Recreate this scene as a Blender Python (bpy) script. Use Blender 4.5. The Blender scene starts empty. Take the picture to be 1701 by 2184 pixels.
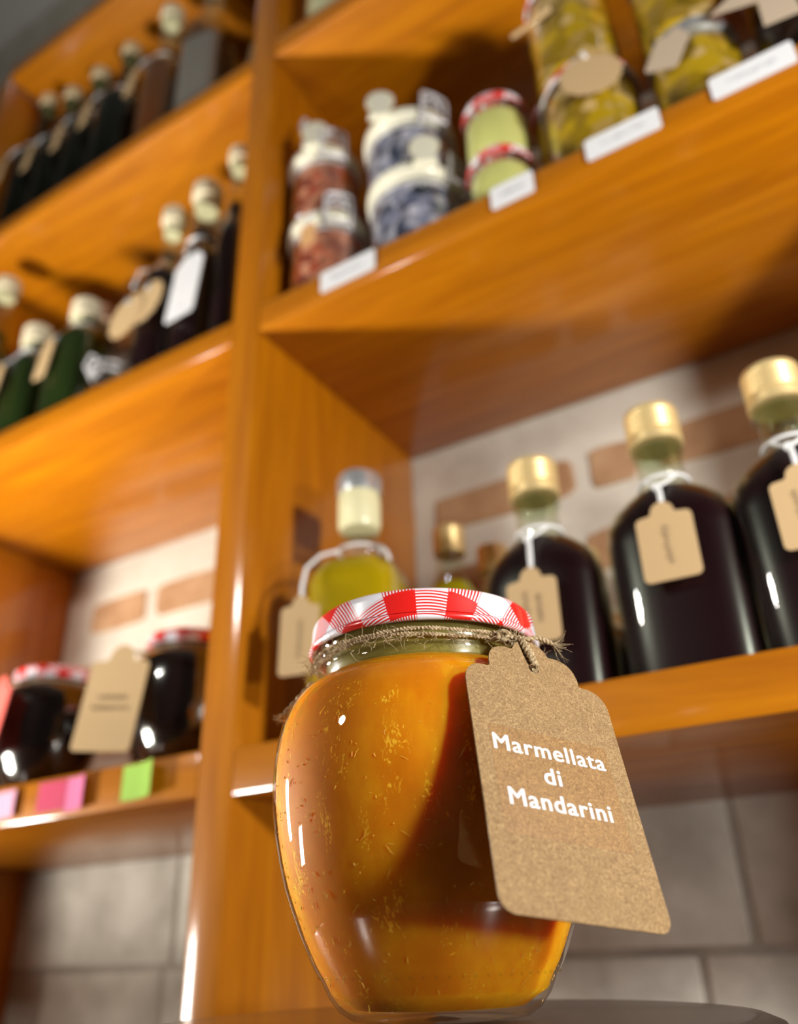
import bpy, bmesh, math, random
from mathutils import Vector, Matrix
random.seed(7)
U = 0.025                      # one scene unit of the layout is 2.5 cm
PI = math.pi
S = bpy.context.scene
C = S.collection

# ------------------------------------------------------------------ camera
CAM = (13.1248*U, -14.4747*U, -11.3969*U)
YAW, PITCH, ROLL = 0.5348, 0.4807, -0.035
fw = Vector((-math.sin(YAW)*math.cos(PITCH), math.cos(YAW)*math.cos(PITCH), math.sin(PITCH)))
rt0 = Vector((math.cos(YAW), math.sin(YAW), 0)); up0 = rt0.cross(fw)
rt = rt0*math.cos(ROLL) + up0*math.sin(ROLL)
upv = -rt0*math.sin(ROLL) + up0*math.cos(ROLL)
cd = bpy.data.cameras.new('camera'); cam = bpy.data.objects.new('camera', cd); C.objects.link(cam)
M = Matrix.Identity(4)
for i in range(3):
    M[i][0] = rt[i]; M[i][1] = upv[i]; M[i][2] = -fw[i]; M[i][3] = CAM[i]
cam.matrix_world = M
cd.sensor_fit = 'VERTICAL'; cd.sensor_height = 24; cd.sensor_width = 24
cd.lens = 24*1799.35/2184
cd.clip_start = 0.01; cd.clip_end = 30
cd.dof.use_dof = True; cd.dof.focus_distance = 0.226; cd.dof.aperture_fstop = cd.lens/4.3
cd.dof.aperture_blades = 0
S.camera = cam

# ------------------------------------------------------------------ world, lights, exposure
S.view_settings.view_transform = 'Standard'; S.view_settings.look = 'None'
S.view_settings.gamma = 1; S.view_settings.use_curve_mapping = False
S.view_settings.exposure = -0.12
wd = bpy.data.worlds.new('world'); S.world = wd; wd.use_nodes = True
bg = wd.node_tree.nodes['Background']
bg.inputs[0].default_value = (1.0, 0.93, 0.86, 1); bg.inputs[1].default_value = 0.03

def light(name, kind, loc, target, power, color=(1, .93, .84), size=.03, size_y=None, spread=PI):
    ld = bpy.data.lights.new(name, kind); ld.energy = power; ld.color = color
    if kind == 'AREA':
        ld.size = size
        if size_y: ld.shape = 'RECTANGLE'; ld.size_y = size_y
        else: ld.shape = 'DISK'
        ld.spread = spread
    else: ld.shadow_soft_size = size
    o = bpy.data.objects.new(name, ld); C.objects.link(o)
    o.location = Vector(loc)*U
    o.rotation_euler = (Vector(target)*U - o.location).to_track_quat('-Z', 'Y').to_euler()
    return o
light('left_lamp', 'AREA', (-21, -12.5, -13.5), (-6, 2, 12), 4.9, size=.07, size_y=.14, color=(1, .95, .86), spread=math.radians(112))
light('jar_glint_fill', 'AREA', (-21, -6, -8.5), (8, -5.4, -9.5), .26, size=.045, size_y=.15, color=(1, .97, .92), spread=math.radians(24))  # added narrow strip: puts the tall highlight on the jam jar's left side
light('right_lamp', 'AREA', (30, -11, -3), (4, 3, -2), 4.8, size=.05, color=(1, .97, .92))
light('low_right_fill', 'AREA', (31, -12, -11), (4, 3, -6), 2.3, size=.05, color=(1, .97, .92))  # added fill, splits right_lamp to reach the wall under the lower shelf
light('front_lamp', 'AREA', (-14, -34, 10), (4, 0, -2), 2.9, size=.08, color=(1, .95, .88))

# ------------------------------------------------------------------ helpers
def link(name, me, parent=None, mat=None, label=None):
    o = bpy.data.objects.new(name, me); C.objects.link(o)
    if parent is not None: o.parent = parent
    if mat is not None:
        for m in (mat if isinstance(mat, (list, tuple)) else [mat]): me.materials.append(m)
    if label: o['label'] = label
    return o

class MB:
    """collects shapes (in layout units) into one mesh"""
    def __init__(s): s.v = []; s.f = []; s.mi = []; s.uv = None; s.m = 0
    def add(s, vs, fs):
        n = len(s.v); s.v += [tuple(q) for q in vs]
        for f in fs: s.f.append(tuple(i+n for i in f)); s.mi.append(s.m)
    def box(s, a, b, bev=0.0):
        x0, y0, z0 = a; x1, y1, z1 = b
        if bev <= 0:
            vs = [(x, y, z) for x in (x0, x1) for y in (y0, y1) for z in (z0, z1)]
            s.add(vs, [(0,1,3,2),(4,6,7,5),(0,4,5,1),(2,3,7,6),(0,2,6,4),(1,5,7,3)]); return
        bm = bmesh.new(); bmesh.ops.create_cube(bm, size=1)
        for v in bm.verts:
            v.co = Vector(((x0+x1)/2+v.co.x*(x1-x0), (y0+y1)/2+v.co.y*(y1-y0), (z0+z1)/2+v.co.z*(z1-z0)))
        bmesh.ops.bevel(bm, geom=bm.edges[:], offset=bev, segments=2, profile=.5, affect='EDGES')
        s.bm(bm)
    def bm(s, bm, mtx=None):
        bm.verts.ensure_lookup_table(); bm.verts.index_update()
        s.add([(mtx @ v.co if mtx else v.co) for v in bm.verts], [[v.index for v in f.verts] for f in bm.faces]); bm.free()
    def lathe(s, prof, n=48, c=(0, 0), wob=None, closed=False):
        k = len(prof); vs = []
        for j in range(n):
            t = 2*PI*j/n
            for i, (r, z) in enumerate(prof):
                rr = r*(wob(t, z) if wob else 1)
                vs.append((c[0]+rr*math.cos(t), c[1]+rr*math.sin(t), z))
        fs = []
        for j in range(n):
            a = j*k; b = ((j+1) % n)*k
            for i in range(k-1): fs.append((a+i, b+i, b+i+1, a+i+1))
            if closed: fs.append((a+k-1, b+k-1, b, a))
        if not closed:
            if prof[0][0] > 1e-6: fs.append(tuple(j*k for j in range(n))[::-1])
            if prof[-1][0] > 1e-6: fs.append(tuple(j*k+k-1 for j in range(n)))
        s.add(vs, fs)
    def loft(s, secs, n=40):
        """secs: (z, half width, half depth, exponent)"""
        vs = []
        for z, a, b, e in secs:
            for j in range(n):
                t = 2*PI*(j+.5)/n; ct, st = math.cos(t), math.sin(t)
                vs.append((a*math.copysign(abs(ct)**(2/e), ct), b*math.copysign(abs(st)**(2/e), st), z))
        fs = []
        for i in range(len(secs)-1):
            for j in range(n):
                fs.append((i*n+j, i*n+(j+1) % n, (i+1)*n+(j+1) % n, (i+1)*n+j))
        fs.append(tuple(range(n))[::-1]); m = (len(secs)-1)*n; fs.append(tuple(range(m, m+n)))
        s.add(vs, fs)
    def tube(s, pts, r, n=8, taper=None, cyc=False):
        pts = [Vector(q) for q in pts]; k = len(pts); vs = []
        prev = None
        for i, q in enumerate(pts):
            if cyc: d = pts[(i+1) % k]-pts[i-1]
            else: d = pts[min(i+1, k-1)]-pts[max(i-1, 0)]
            if d.length < 1e-9: d = Vector((0, 0, 1))
            d.normalize()
            if prev is None:
                a = Vector((0, 0, 1)) if abs(d.z) < .9 else Vector((1, 0, 0))
                u = d.cross(a).normalized()
            else:
                u = (prev - d*prev.dot(d))
                u = u.normalized() if u.length > 1e-6 else d.orthogonal().normalized()
            prev = u; w = d.cross(u)
            rr = r*(taper(i/(k-1)) if taper else 1)
            for j in range(n):
                t = 2*PI*j/n; vs.append(q+u*(rr*math.cos(t))+w*(rr*math.sin(t)))
        fs = []
        for i in range(k if cyc else k-1):
            a = i*n; b = ((i+1) % k)*n
            for j in range(n): fs.append((a+j, a+(j+1) % n, b+(j+1) % n, b+j))
        if not cyc:
            fs.append(tuple(range(n))[::-1]); fs.append(tuple(range((k-1)*n, k*n)))
        s.add(vs, fs)
    def slab(s, outline, z0, z1, hole=None):
        """flat shape in xy, extruded z0..z1, optional round hole (x,y,r)"""
        bm = bmesh.new()
        vv = [bm.verts.new((x, y, z0)) for x, y in outline]
        ed = [bm.edges.new((vv[i], vv[(i+1) % len(vv)])) for i in range(len(vv))]
        if hole:
            hx, hy, hr = hole
            hv = [bm.verts.new((hx+hr*math.cos(2*PI*j/16), hy+hr*math.sin(2*PI*j/16), z0)) for j in range(16)]
            ed += [bm.edges.new((hv[i], hv[(i+1) % 16])) for i in range(16)]
        bmesh.ops.triangle_fill(bm, use_beauty=True, edges=ed)
        r = bmesh.ops.extrude_face_region(bm, geom=bm.faces[:])
        for g in r['geom']:
            if isinstance(g, bmesh.types.BMVert): g.co.z = z1
        bmesh.ops.recalc_face_normals(bm, faces=bm.faces[:])
        s.bm(bm)
    def mesh(s, name, smooth=35, mtx=None):
        me = bpy.data.meshes.new(name)
        sc = [(Vector(q) if mtx is None else mtx @ Vector(q))*U for q in s.v]
        me.from_pydata([tuple(q) for q in sc], [], s.f); me.update()
        bm = bmesh.new(); bm.from_mesh(me)
        bmesh.ops.recalc_face_normals(bm, faces=bm.faces[:]); bm.to_mesh(me); bm.free()
        for i, q in enumerate(me.polygons): q.material_index = s.mi[i]; q.use_smooth = bool(smooth)
        if smooth: me.set_sharp_from_angle(angle=math.radians(smooth))
        return me
    def build(s, name, mat, parent=None, label=None, smooth=35, mtx=None):
        return link(name, s.mesh(name, smooth, mtx), parent, mat, label)

def thing(name, label, cat, loc, rz=0, group=None):
    o = bpy.data.objects.new(name, None); C.objects.link(o)
    o.location = (Vector(loc)+Vector((0, 0, .012 if loc[2] > ZFLOOR+1 else 0)))*U; o.rotation_euler = (0, 0, rz); o.empty_display_size = .02
    o['label'] = label; o['category'] = cat
    if group: o['group'] = group
    return o
def tagobj(o, label, cat, group=None):
    o['label'] = label; o['category'] = cat
    if group: o['group'] = group
    return o
cache = {}
def part(name, key, fn, mat, parent, label=None, loc=None, rot=None):
    """a part whose mesh is made once per key and shared by the repeats"""
    if key not in cache:
        b = MB(); fn(b); me = b.mesh(name)
        for m in (mat if isinstance(mat, (list, tuple)) else [mat]): me.materials.append(m)
        cache[key] = me
    o = bpy.data.objects.new(name, cache[key]); C.objects.link(o); o.parent = parent
    if loc is not None: o.location = Vector(loc)*U
    if rot is not None: o.rotation_euler = rot
    if label: o['label'] = label
    return o

# ------------------------------------------------------------------ materials
def newmat(name):
    m = bpy.data.materials.new(name); m.use_nodes = True
    nt = m.node_tree; return m, nt, nt.nodes['Principled BSDF'], nt.nodes['Material Output']
def N(nt, t, **kw):
    n = nt.nodes.new(t)
    for k, v in kw.items():
        if k.startswith('i_'): n.inputs[k[2:].replace('_', ' ')].default_value = v
        else: setattr(n, k, v)
    return n
def plain(name, col, rough=.5, metal=0, coat=0, sss=0, sr=(1, .5, .2), ss=.005, spec=.5):
    m, nt, b, o = newmat(name)
    b.inputs['Base Color'].default_value = (*col, 1); b.inputs['Roughness'].default_value = rough
    b.inputs['Metallic'].default_value = metal; b.inputs['Coat Weight'].default_value = coat
    b.inputs['Coat Roughness'].default_value = .08; b.inputs['Specular IOR Level'].default_value = spec
    if sss:
        b.inputs['Subsurface Weight'].default_value = sss
        b.inputs['Subsurface Radius'].default_value = sr; b.inputs['Subsurface Scale'].default_value = ss
    return m
def ramp(nt, fac, stops):
    r = N(nt, 'ShaderNodeValToRGB'); nt.links.new(fac, r.inputs[0])
    el = r.color_ramp.elements
    while len(el) < len(stops): el.new(.5)
    for e, (p, c) in zip(el, stops): e.position = p; e.color = (*c, 1)
    return r.outputs[0]
def bump(nt, b, h, strength=.2, dist=.001):
    n = N(nt, 'ShaderNodeBump', i_Strength=strength, i_Distance=dist)
    nt.links.new(h, n.inputs['Height']); nt.links.new(n.outputs[0], b.inputs['Normal'])
def wood(name, sc):
    m, nt, b, o = newmat(name)
    tc = N(nt, 'ShaderNodeTexCoord'); mp = N(nt, 'ShaderNodeMapping'); mp.inputs['Scale'].default_value = sc
    nt.links.new(tc.outputs['Object'], mp.inputs[0])
    n1 = N(nt, 'ShaderNodeTexNoise', i_Scale=6.0, i_Detail=5.0, i_Roughness=.6, i_Distortion=.6)
    nt.links.new(mp.outputs[0], n1.inputs['Vector'])
    col = ramp(nt, n1.outputs[0], [(.25, (.32, .092, .0)), (.5, (.42, .134, .0)), (.75, (.52, .180, .0))])
    nt.links.new(col, b.inputs['Base Color'])
    b.inputs['Roughness'].default_value = .5; b.inputs['Specular IOR Level'].default_value = .2; b.inputs['Coat Weight'].default_value = .7; b.inputs['Coat IOR'].default_value = 1.6
    b.inputs['Coat Roughness'].default_value = .13
    bump(nt, b, n1.outputs[0], .06, .0006)
    return m
WH = wood('varnished_wood_along', (1.2, 14, 14))
WV = wood('varnished_wood_upright', (14, 14, 1.2))

def glassm(name, tint=(1, 1, 1), ior=1.5, rough=.015, gloss=1.0):
    """thin clear glass: lets light through and mirrors by Fresnel"""
    m = bpy.data.materials.new(name); m.use_nodes = True; nt = m.node_tree
    nt.nodes.clear(); o = N(nt, 'ShaderNodeOutputMaterial')
    lw = N(nt, 'ShaderNodeLayerWeight', i_Blend=.5)
    pw = N(nt, 'ShaderNodeMath', operation='POWER'); nt.links.new(lw.outputs['Facing'], pw.inputs[0]); pw.inputs[1].default_value = 4.0
    fr = N(nt, 'ShaderNodeMath', operation='MULTIPLY_ADD'); nt.links.new(pw.outputs[0], fr.inputs[0])
    fr.inputs[1].default_value = .75; fr.inputs[2].default_value = .05
    tr = N(nt, 'ShaderNodeBsdfTransparent'); tr.inputs[0].default_value = (*tint, 1)
    gl = N(nt, 'ShaderNodeBsdfGlossy'); gl.inputs['Roughness'].default_value = rough
    gl.inputs[0].default_value = (gloss, gloss, gloss, 1)
    mx = N(nt, 'ShaderNodeMixShader')
    nt.links.new(fr.outputs[0], mx.inputs[0]); nt.links.new(tr.outputs[0], mx.inputs[1])
    nt.links.new(gl.outputs[0], mx.inputs[2]); nt.links.new(mx.outputs[0], o.inputs[0])
    return m
GL = glassm('clear_glass', (.95, .97, .95))
GLG = glassm('greenish_glass', (.90, .94, .86))
GLD = glassm('dark_green_glass', (.30, .36, .28))

def chunks(name, cols, scale=90, rough=.35, coat=.5, bmp=.4):
    m, nt, b, o = newmat(name)
    tc = N(nt, 'ShaderNodeTexCoord')
    nz = N(nt, 'ShaderNodeTexNoise', i_Scale=scale*.6, i_Detail=3.0)
    nt.links.new(tc.outputs['Object'], nz.inputs['Vector'])
    mx = N(nt, 'ShaderNodeVectorMath', operation='SCALE'); mx.inputs['Scale'].default_value = .012
    nt.links.new(nz.outputs['Color'], mx.inputs[0])
    ad = N(nt, 'ShaderNodeVectorMath', operation='ADD')
    nt.links.new(tc.outputs['Object'], ad.inputs[0]); nt.links.new(mx.outputs[0], ad.inputs[1])
    vo = N(nt, 'ShaderNodeTexVoronoi', i_Scale=scale); nt.links.new(ad.outputs[0], vo.inputs['Vector'])
    k = len(cols)
    sp = N(nt, 'ShaderNodeSeparateColor'); nt.links.new(vo.outputs['Color'], sp.inputs[0])
    c = ramp(nt, sp.outputs[0], [(i/(k-1), q) for i, q in enumerate(cols)])
    nt.links.new(c, b.inputs['Base Color'])
    b.inputs['Roughness'].default_value = rough; b.inputs['Coat Weight'].default_value = coat
    bump(nt, b, vo.outputs['Distance'], bmp, .002)
    return m
M_pepper = chunks('dried_peppers', [(.10, .012, .008), (.46, .08, .04), (.66, .30, .18), (.16, .02, .012)], 110)
M_olive = chunks('dark_berries', [(.015, .02, .03), (.14, .15, .25), (.55, .52, .62), (.03, .03, .06)], 130)
M_mush = chunks('pickled_mushrooms', [(.10, .05, .003), (.56, .35, .005), (.28, .16, .006), (.60, .40, .16)], 85)
M_dark = plain('dark_preserve', (.012, .004, .003), .2, coat=1)
M_wine = plain('dark_wine', (.012, .0015, .004), .3)
M_bwine = plain('dark_green_drink', (.012, .016, .013), .2, coat=.5)
M_amber = plain('amber_drink', (.16, .04, .004), .2, coat=.5)
M_herb = plain('green_liqueur', (.016, .030, .005), .3)
M_oil = plain('olive_oil', (.46, .32, .002), .15, coat=.5, sss=.6, sr=(1, .8, .1), ss=.01)
M_oil2 = plain('dark_olive_oil', (.36, .31, .006), .15, coat=.5)
M_pesto = plain('green_cream', (.62, .60, .20), .45, coat=.2)
M_greyd = plain('grey_drink', (.26, .22, .23), .3, coat=.4)
M_cork = plain('cork', (.60, .47, .28), .8)
M_corkpale = plain('pale_stopper', (.68, .60, .42), .6)
M_gold = plain('gold_cap', (.90, .68, .32), .42, metal=.6)
M_silver = plain('silver_cap', (.62, .64, .66), .3, metal=.7)
M_wire = plain('steel_wire', (.62, .60, .62), .35, metal=.25)
M_cream = plain('cream_plastic', (.78, .75, .60), .35, coat=.3)
M_string = plain('white_string', (.80, .80, .80), .8)
M_seal = plain('pale_seal', (.74, .70, .42), .45, coat=.2)
M_paper = plain('white_paper', (.72, .72, .74), .7)
M_ink = plain('ink', (.05, .035, .02), .8)
M_inkgrey = plain('faint_ink', (.34, .24, .14), .8)
M_kraftplain = plain('kraft_card', (.50, .34, .17), .85)
M_pink = plain('pink_note', (.62, .14, .30), .7)
M_pinkpale = plain('pale_pink_note', (.60, .30, .42), .7)
M_rose = plain('deep_pink_note', (.46, .02, .08), .7)
M_green = plain('green_note', (.30, .52, .06), .7)
M_redtag = plain('red_card', (.80, .13, .10), .7)
M_yellow = plain('yellow_blob', (.80, .70, .02), .5)
M_greytag = plain('grey_kraft_card', (.46, .36, .26), .85)

def gingham(name, cell, off=(0, 0), stripes=11):
    m, nt, b, o = newmat(name)
    uv = N(nt, 'ShaderNodeUVMap'); uv.uv_map = 'flat'
    sp = N(nt, 'ShaderNodeSeparateXYZ'); nt.links.new(uv.outputs[0], sp.inputs[0])
    def math_(op, a, bb=None):
        n = N(nt, 'ShaderNodeMath', operation=op)
        for i, q in enumerate([a, bb]):
            if q is None: continue
            if isinstance(q, (int, float)): n.inputs[i].default_value = q
            else: nt.links.new(q, n.inputs[i])
        return n.outputs[0]
    res = []
    for i in (0, 1):
        c = math_('DIVIDE', math_('SUBTRACT', sp.outputs[i], off[i]), 2*cell)
        fr = math_('SUBTRACT', c, math_('FLOOR', c))
        band = math_('LESS_THAN', fr, .5)
        st = math_('LESS_THAN', math_('SINE', math_('MULTIPLY', math_('DIVIDE', sp.outputs[i], cell), 2*PI*stripes)), 0.15)
        res.append((band, st))
    (ba, sa), (bb, sb) = res
    both = math_('MULTIPLY', ba, bb)
    onlya = math_('MULTIPLY', math_('SUBTRACT', ba, both), sa)
    onlyb = math_('MULTIPLY', math_('SUBTRACT', bb, both), sb)
    f = math_('MINIMUM', math_('ADD', math_('ADD', both, onlya), onlyb), 1)
    mx = N(nt, 'ShaderNodeMix', data_type='RGBA')
    nt.links.new(f, mx.inputs[0]); mx.inputs[6].default_value = (.84, .82, .88, 1); mx.inputs[7].default_value = (.74, .015, .012, 1)
    nt.links.new(mx.outputs[2], b.inputs['Base Color'])
    b.inputs['Roughness'].default_value = .28; b.inputs['Coat Weight'].default_value = .6; b.inputs['Coat Roughness'].default_value = .1
    return m
M_ging = gingham('gingham_lid_main', .39*U, (-.71*U, 1.40*U), 10)
M_gingS = gingham('gingham_lid', .36*U, (0, .1*U), 3)

def kraft_fibre():
    m, nt, b, o = newmat('kraft_fibre_card')
    tc = N(nt, 'ShaderNodeTexCoord')
    mp = N(nt, 'ShaderNodeMapping'); nt.links.new(tc.outputs['Object'], mp.inputs[0])
    n1 = N(nt, 'ShaderNodeTexNoise', i_Scale=900.0, i_Detail=4.0, i_Roughness=.65, i_Distortion=2.2)
    n2 = N(nt, 'ShaderNodeTexNoise', i_Scale=60.0, i_Detail=3.0)
    nt.links.new(mp.outputs[0], n1.inputs['Vector']); nt.links.new(mp.outputs[0], n2.inputs['Vector'])
    c1 = ramp(nt, n1.outputs[0], [(.36, (.20, .112, .042)), (.5, (.27, .165, .068)), (.62, (.40, .26, .115))])
    mx = N(nt, 'ShaderNodeMix', data_type='RGBA', blend_type='MULTIPLY'); mx.inputs[0].default_value = .35
    nt.links.new(c1, mx.inputs[6]); nt.links.new(ramp(nt, n2.outputs[0], [(.3, (.82, .8, .78)), (.7, (1, 1, 1))]), mx.inputs[7])
    nt.links.new(mx.outputs[2], b.inputs['Base Color']); b.inputs['Roughness'].default_value = .8
    bump(nt, b, n1.outputs[0], .35, .00012)
    return m
M_kraft = kraft_fibre()
def twinem():
    m, nt, b, o = newmat('jute_twine')
    tc = N(nt, 'ShaderNodeTexCoord'); n1 = N(nt, 'ShaderNodeTexNoise', i_Scale=1200.0, i_Detail=3.0)
    nt.links.new(tc.outputs['Object'], n1.inputs['Vector'])
    nt.links.new(ramp(nt, n1.outputs[0], [(.35, (.26, .17, .08)), (.65, (.58, .45, .27))]), b.inputs['Base Color'])
    b.inputs['Roughness'].default_value = .85; bump(nt, b, n1.outputs[0], .5, .0003)
    return m
M_twine = twinem()
def jam():
    m, nt, b, o = newmat('mandarin_jam')
    tc = N(nt, 'ShaderNodeTexCoord')
    mp = N(nt, 'ShaderNodeMapping'); mp.inputs['Scale'].default_value = (1, 1, .5); nt.links.new(tc.outputs['Object'], mp.inputs[0])
    n1 = N(nt, 'ShaderNodeTexNoise', i_Scale=55.0, i_Detail=5.0, i_Roughness=.6)
    nt.links.new(mp.outputs[0], n1.inputs['Vector'])
    c1 = ramp(nt, n1.outputs[0], [(.3, (.54, .155, .002)), (.55, (.68, .22, .003)), (.75, (.80, .34, .006))])
    # small bright bits of zest
    n2 = N(nt, 'ShaderNodeTexNoise', i_Scale=520.0, i_Detail=2.0, i_Distortion=3.0)
    nt.links.new(mp.outputs[0], n2.inputs['Vector'])
    n3 = N(nt, 'ShaderNodeTexNoise', i_Scale=150.0, i_Detail=2.0); nt.links.new(mp.outputs[0], n3.inputs['Vector'])
    mu = N(nt, 'ShaderNodeMath', operation='MULTIPLY'); nt.links.new(n2.outputs[0], mu.inputs[0]); nt.links.new(n3.outputs[0], mu.inputs[1])
    f = ramp(nt, mu.outputs[0], [(.37, (0, 0, 0)), (.43, (1, 1, 1))])
    mx = N(nt, 'ShaderNodeMix', data_type='RGBA'); nt.links.new(f, mx.inputs[0])
    nt.links.new(c1, mx.inputs[6]); mx.inputs[7].default_value = (.92, .50, .03, 1)
    nt.links.new(mx.outputs[2], b.inputs['Base Color'])
    b.inputs['Roughness'].default_value = .6
    b.inputs['Subsurface Weight'].default_value = 1.0
    b.inputs['Subsurface Radius'].default_value = (1.0, .22, .02); b.inputs['Subsurface Scale'].default_value = .018
    b.inputs['Specular IOR Level'].default_value = .05
    return m
M_jam = jam()
M_syrup = plain('clear_syrup', (.26, .215, .045), .25, sss=.5, sr=(1, .8, .2), ss=.01, coat=.3)
M_zest = plain('zest_shreds', (.80, .46, .04), .4)

def plasterm(name, c0, c1, sc=18, rough=.85, b_=.4):
    m, nt, b, o = newmat(name)
    tc = N(nt, 'ShaderNodeTexCoord')
    n1 = N(nt, 'ShaderNodeTexNoise', i_Scale=sc, i_Detail=6.0, i_Roughness=.6); nt.links.new(tc.outputs['Object'], n1.inputs['Vector'])
    nt.links.new(ramp(nt, n1.outputs[0], [(.3, c0), (.62, c1)]), b.inputs['Base Color'])
    b.inputs['Roughness'].default_value = rough; bump(nt, b, n1.outputs[0], b_, .004)
    return m
M_mortar = plasterm('whitewash_mortar', (.54, .50, .42), (.70, .66, .57))
M_brick = plasterm('pale_brick', (.36, .19, .09), (.50, .31, .17), 30)
M_stone = plasterm('pale_stone', (.34, .31, .26), (.60, .57, .50), 14)
M_joint = plasterm('grey_joint', (.26, .23, .19), (.36, .32, .27), 30)
M_paint = plasterm('grey_paint', (.42, .42, .41), (.46, .46, .45), 6, b_=.05)
M_floor = plasterm('floor_tile', (.30, .24, .19), (.36, .30, .24), 6, .4, .05)

# ------------------------------------------------------------------ layout numbers
W = 1.0; D = 8.79
ZA, ZAb = 17.87, 17.00; ZB, ZBb = 5.546, 4.610; ZC, ZCb = -7.128, -8.166
ZF, ZFb = 18.2, 17.177; ZD, ZDb = 5.663, 4.6575; ZE, ZEb = -7.205, -8.249
XL, XR = -18.32, 18.6; ZT = 29.89; ZFLOOR = -46; ZCEIL = 62

# ------------------------------------------------------------------ the setting
def structure(o): o['kind'] = 'structure'; return o
b = MB(); b.box((-80, -90, ZFLOOR-2), (80, D+4, ZFLOOR)); structure(b.build('floor', M_floor, smooth=0))
b = MB(); b.box((-80, -90, ZCEIL), (80, D+4, ZCEIL+2)); structure(b.build('ceiling', M_paint, smooth=0))
b = MB(); b.box((-82, -90, ZFLOOR), (-80, D+4, ZCEIL)); structure(b.build('wall_left', M_paint, smooth=0))
b = MB()
b.m = 0; b.box((-80, D+.06, ZFLOOR), (80, D+3, ZCEIL))
rb = random.Random(3)
z = -6.9
rows = []
while z < 30:
    rows.append(z); z += 2.78
rows = [2.08+2.78*k for k in range(-3, 11) if k != 1]
for k, zc in enumerate(rows):
    x = -17.2 + (k % 2)*2.1 - rb.random()*.5
    if k == 3: xs = [(-16.7, -13.3), (-12.75, -8.6), (-8.0, -4.2), (-3.6, .0), (.75, 5.95), (6.5, 7.95), (8.6, 12.2), (12.9, 16.8)]
    else:
        xs = []
        while x < 19:
            l = 3.2+rb.random()*1.6; xs.append((x, x+l)); x += l+.55+rb.random()*.25
    for (x0, x1) in xs:
        b.m = 1
        vs = []
        n = 18; cx, cz = (x0+x1)/2, zc; hx = (x1-x0)/2; hz = .68+rb.random()*.06
        for j in range(n):
            t = 2*PI*(j+.5)/n; ct, st = math.cos(t), math.sin(t)
            vs.append((cx+(hx+rb.uniform(-.05, .05))*math.copysign(abs(ct)**.32, ct), cz+(hz+rb.uniform(-.05, .05))*math.copysign(abs(st)**.32, st)))
        off = -.06-rb.random()*.05
        V = [(p[0], D+.07, p[1]) for p in vs] + [(cx+(p[0]-cx)*.97, D+.07+off, cz+(p[1]-cz)*.93) for p in vs]
        b.add(V, [(j, (j+1) % n, n+(j+1) % n, n+j) for j in range(n)] + [tuple(range(n, 2*n))])
# big pale stones of the lower wall
b.m = 3; b.box((-80, D-.01, ZFLOOR), (80, D+.2, -8.0))
zz = [-8.05, -11.6, -15.6, -20, -25, -30.5, -36, -42]
for k in range(len(zz)-1):
    x = -19.5+(k % 2)*3
    while x < 20:
        l = 5.5+rb.random()*4.5
        if k == 0 and x < -10: l = 9.5
        b.m = 2; g = .09
        b.box((x+g, D-.06-rb.random()*.05, zz[k+1]+g), (x+l-g, D+.1, zz[k]-g), .1)
        x += l
structure(b.build('wall_back', [M_mortar, M_brick, M_stone, M_joint], smooth=40))

# ------------------------------------------------------------------ shelving unit
sh = thing('shelving_unit', 'large orange varnished wooden wall shelving unit with central upright', 'shelves', (0, 0, ZFLOOR))
def board(name, a, c, mat, label=None, bev=.07):
    bb = MB(); bb.box((a[0], a[1], a[2]-ZFLOOR), (c[0], c[1], c[2]-ZFLOOR), bev); return bb.build(name, mat, sh, label, smooth=40)
board('upright', (-W, 0, ZFLOOR), (0, D, 42), WV)
board('side_panel', (XL-1, 0, ZFLOOR), (XL, D, ZT), WV)
board('side_panel', (XR, 0, ZFLOOR), (XR+1, D, 42), WV)
board('top_board', (XL, 0, ZT), (-W, D, ZT+1), WH)
for (x0, x1, z0, z1) in [(XL, -W, ZAb, ZA), (XL, -W, ZBb, ZB), (XL, -W, ZCb, ZC),
                         (0, XR, ZFb, ZF), (0, XR, ZDb, ZD), (0, XR, ZEb, ZE), (0, XR, ZFb+12.4, ZF+12.4),
                         (XL, -W, -22.5, -21.4), (0, XR, -22.5, -21.4)]:
    board('shelf', (x0, .03, z0), (x1, D-.02, z1), WH)
board('bottom_rail', (XL, .4, ZFLOOR), (XR, 1.2, ZFLOOR+2.5), WH)

# ------------------------------------------------------------------ small shared shapes
def tag_outline(w, h, r=.12, neck=.42):
    """small shoulder tag, top centre at (0,0), hanging down"""
    pts = []
    def arc(cx, cy, rr, a0, a1, n=6):
        for i in range(n+1):
            t = math.radians(a0+(a1-a0)*i/n); pts.append((cx+rr*math.cos(t), cy+rr*math.sin(t)))
    s = w/2; nr = s*neck; sh_ = -nr*1.25
    arc(0, -nr, nr*1.0, 0, 180, 8)
    pts += [(-nr*1.15, sh_+.02)]
    arc(-s+r, sh_-r, r, 90, 180)
    arc(-s+r, -h+r, r, 180, 270)
    arc(s-r, -h+r, r, 270, 360)
    arc(s-r, sh_-r, r, 0, 90)
    pts += [(nr*1.15, sh_+.02)]
    return pts
def rect_outline(w, h, r=.08):
    pts = []
    for cx, cy, a in ((w/2-r, h/2-r, 0), (-w/2+r, h/2-r, 90), (-w/2+r, -h/2+r, 180), (w/2-r, -h/2+r, 270)):
        for i in range(5):
            t = math.radians(a+22.5*i); pts.append((cx+r*math.cos(t), cy+r*math.sin(t)))
    return pts
def frame_to(rx, ry, rz): return (rx, ry, rz)
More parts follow.
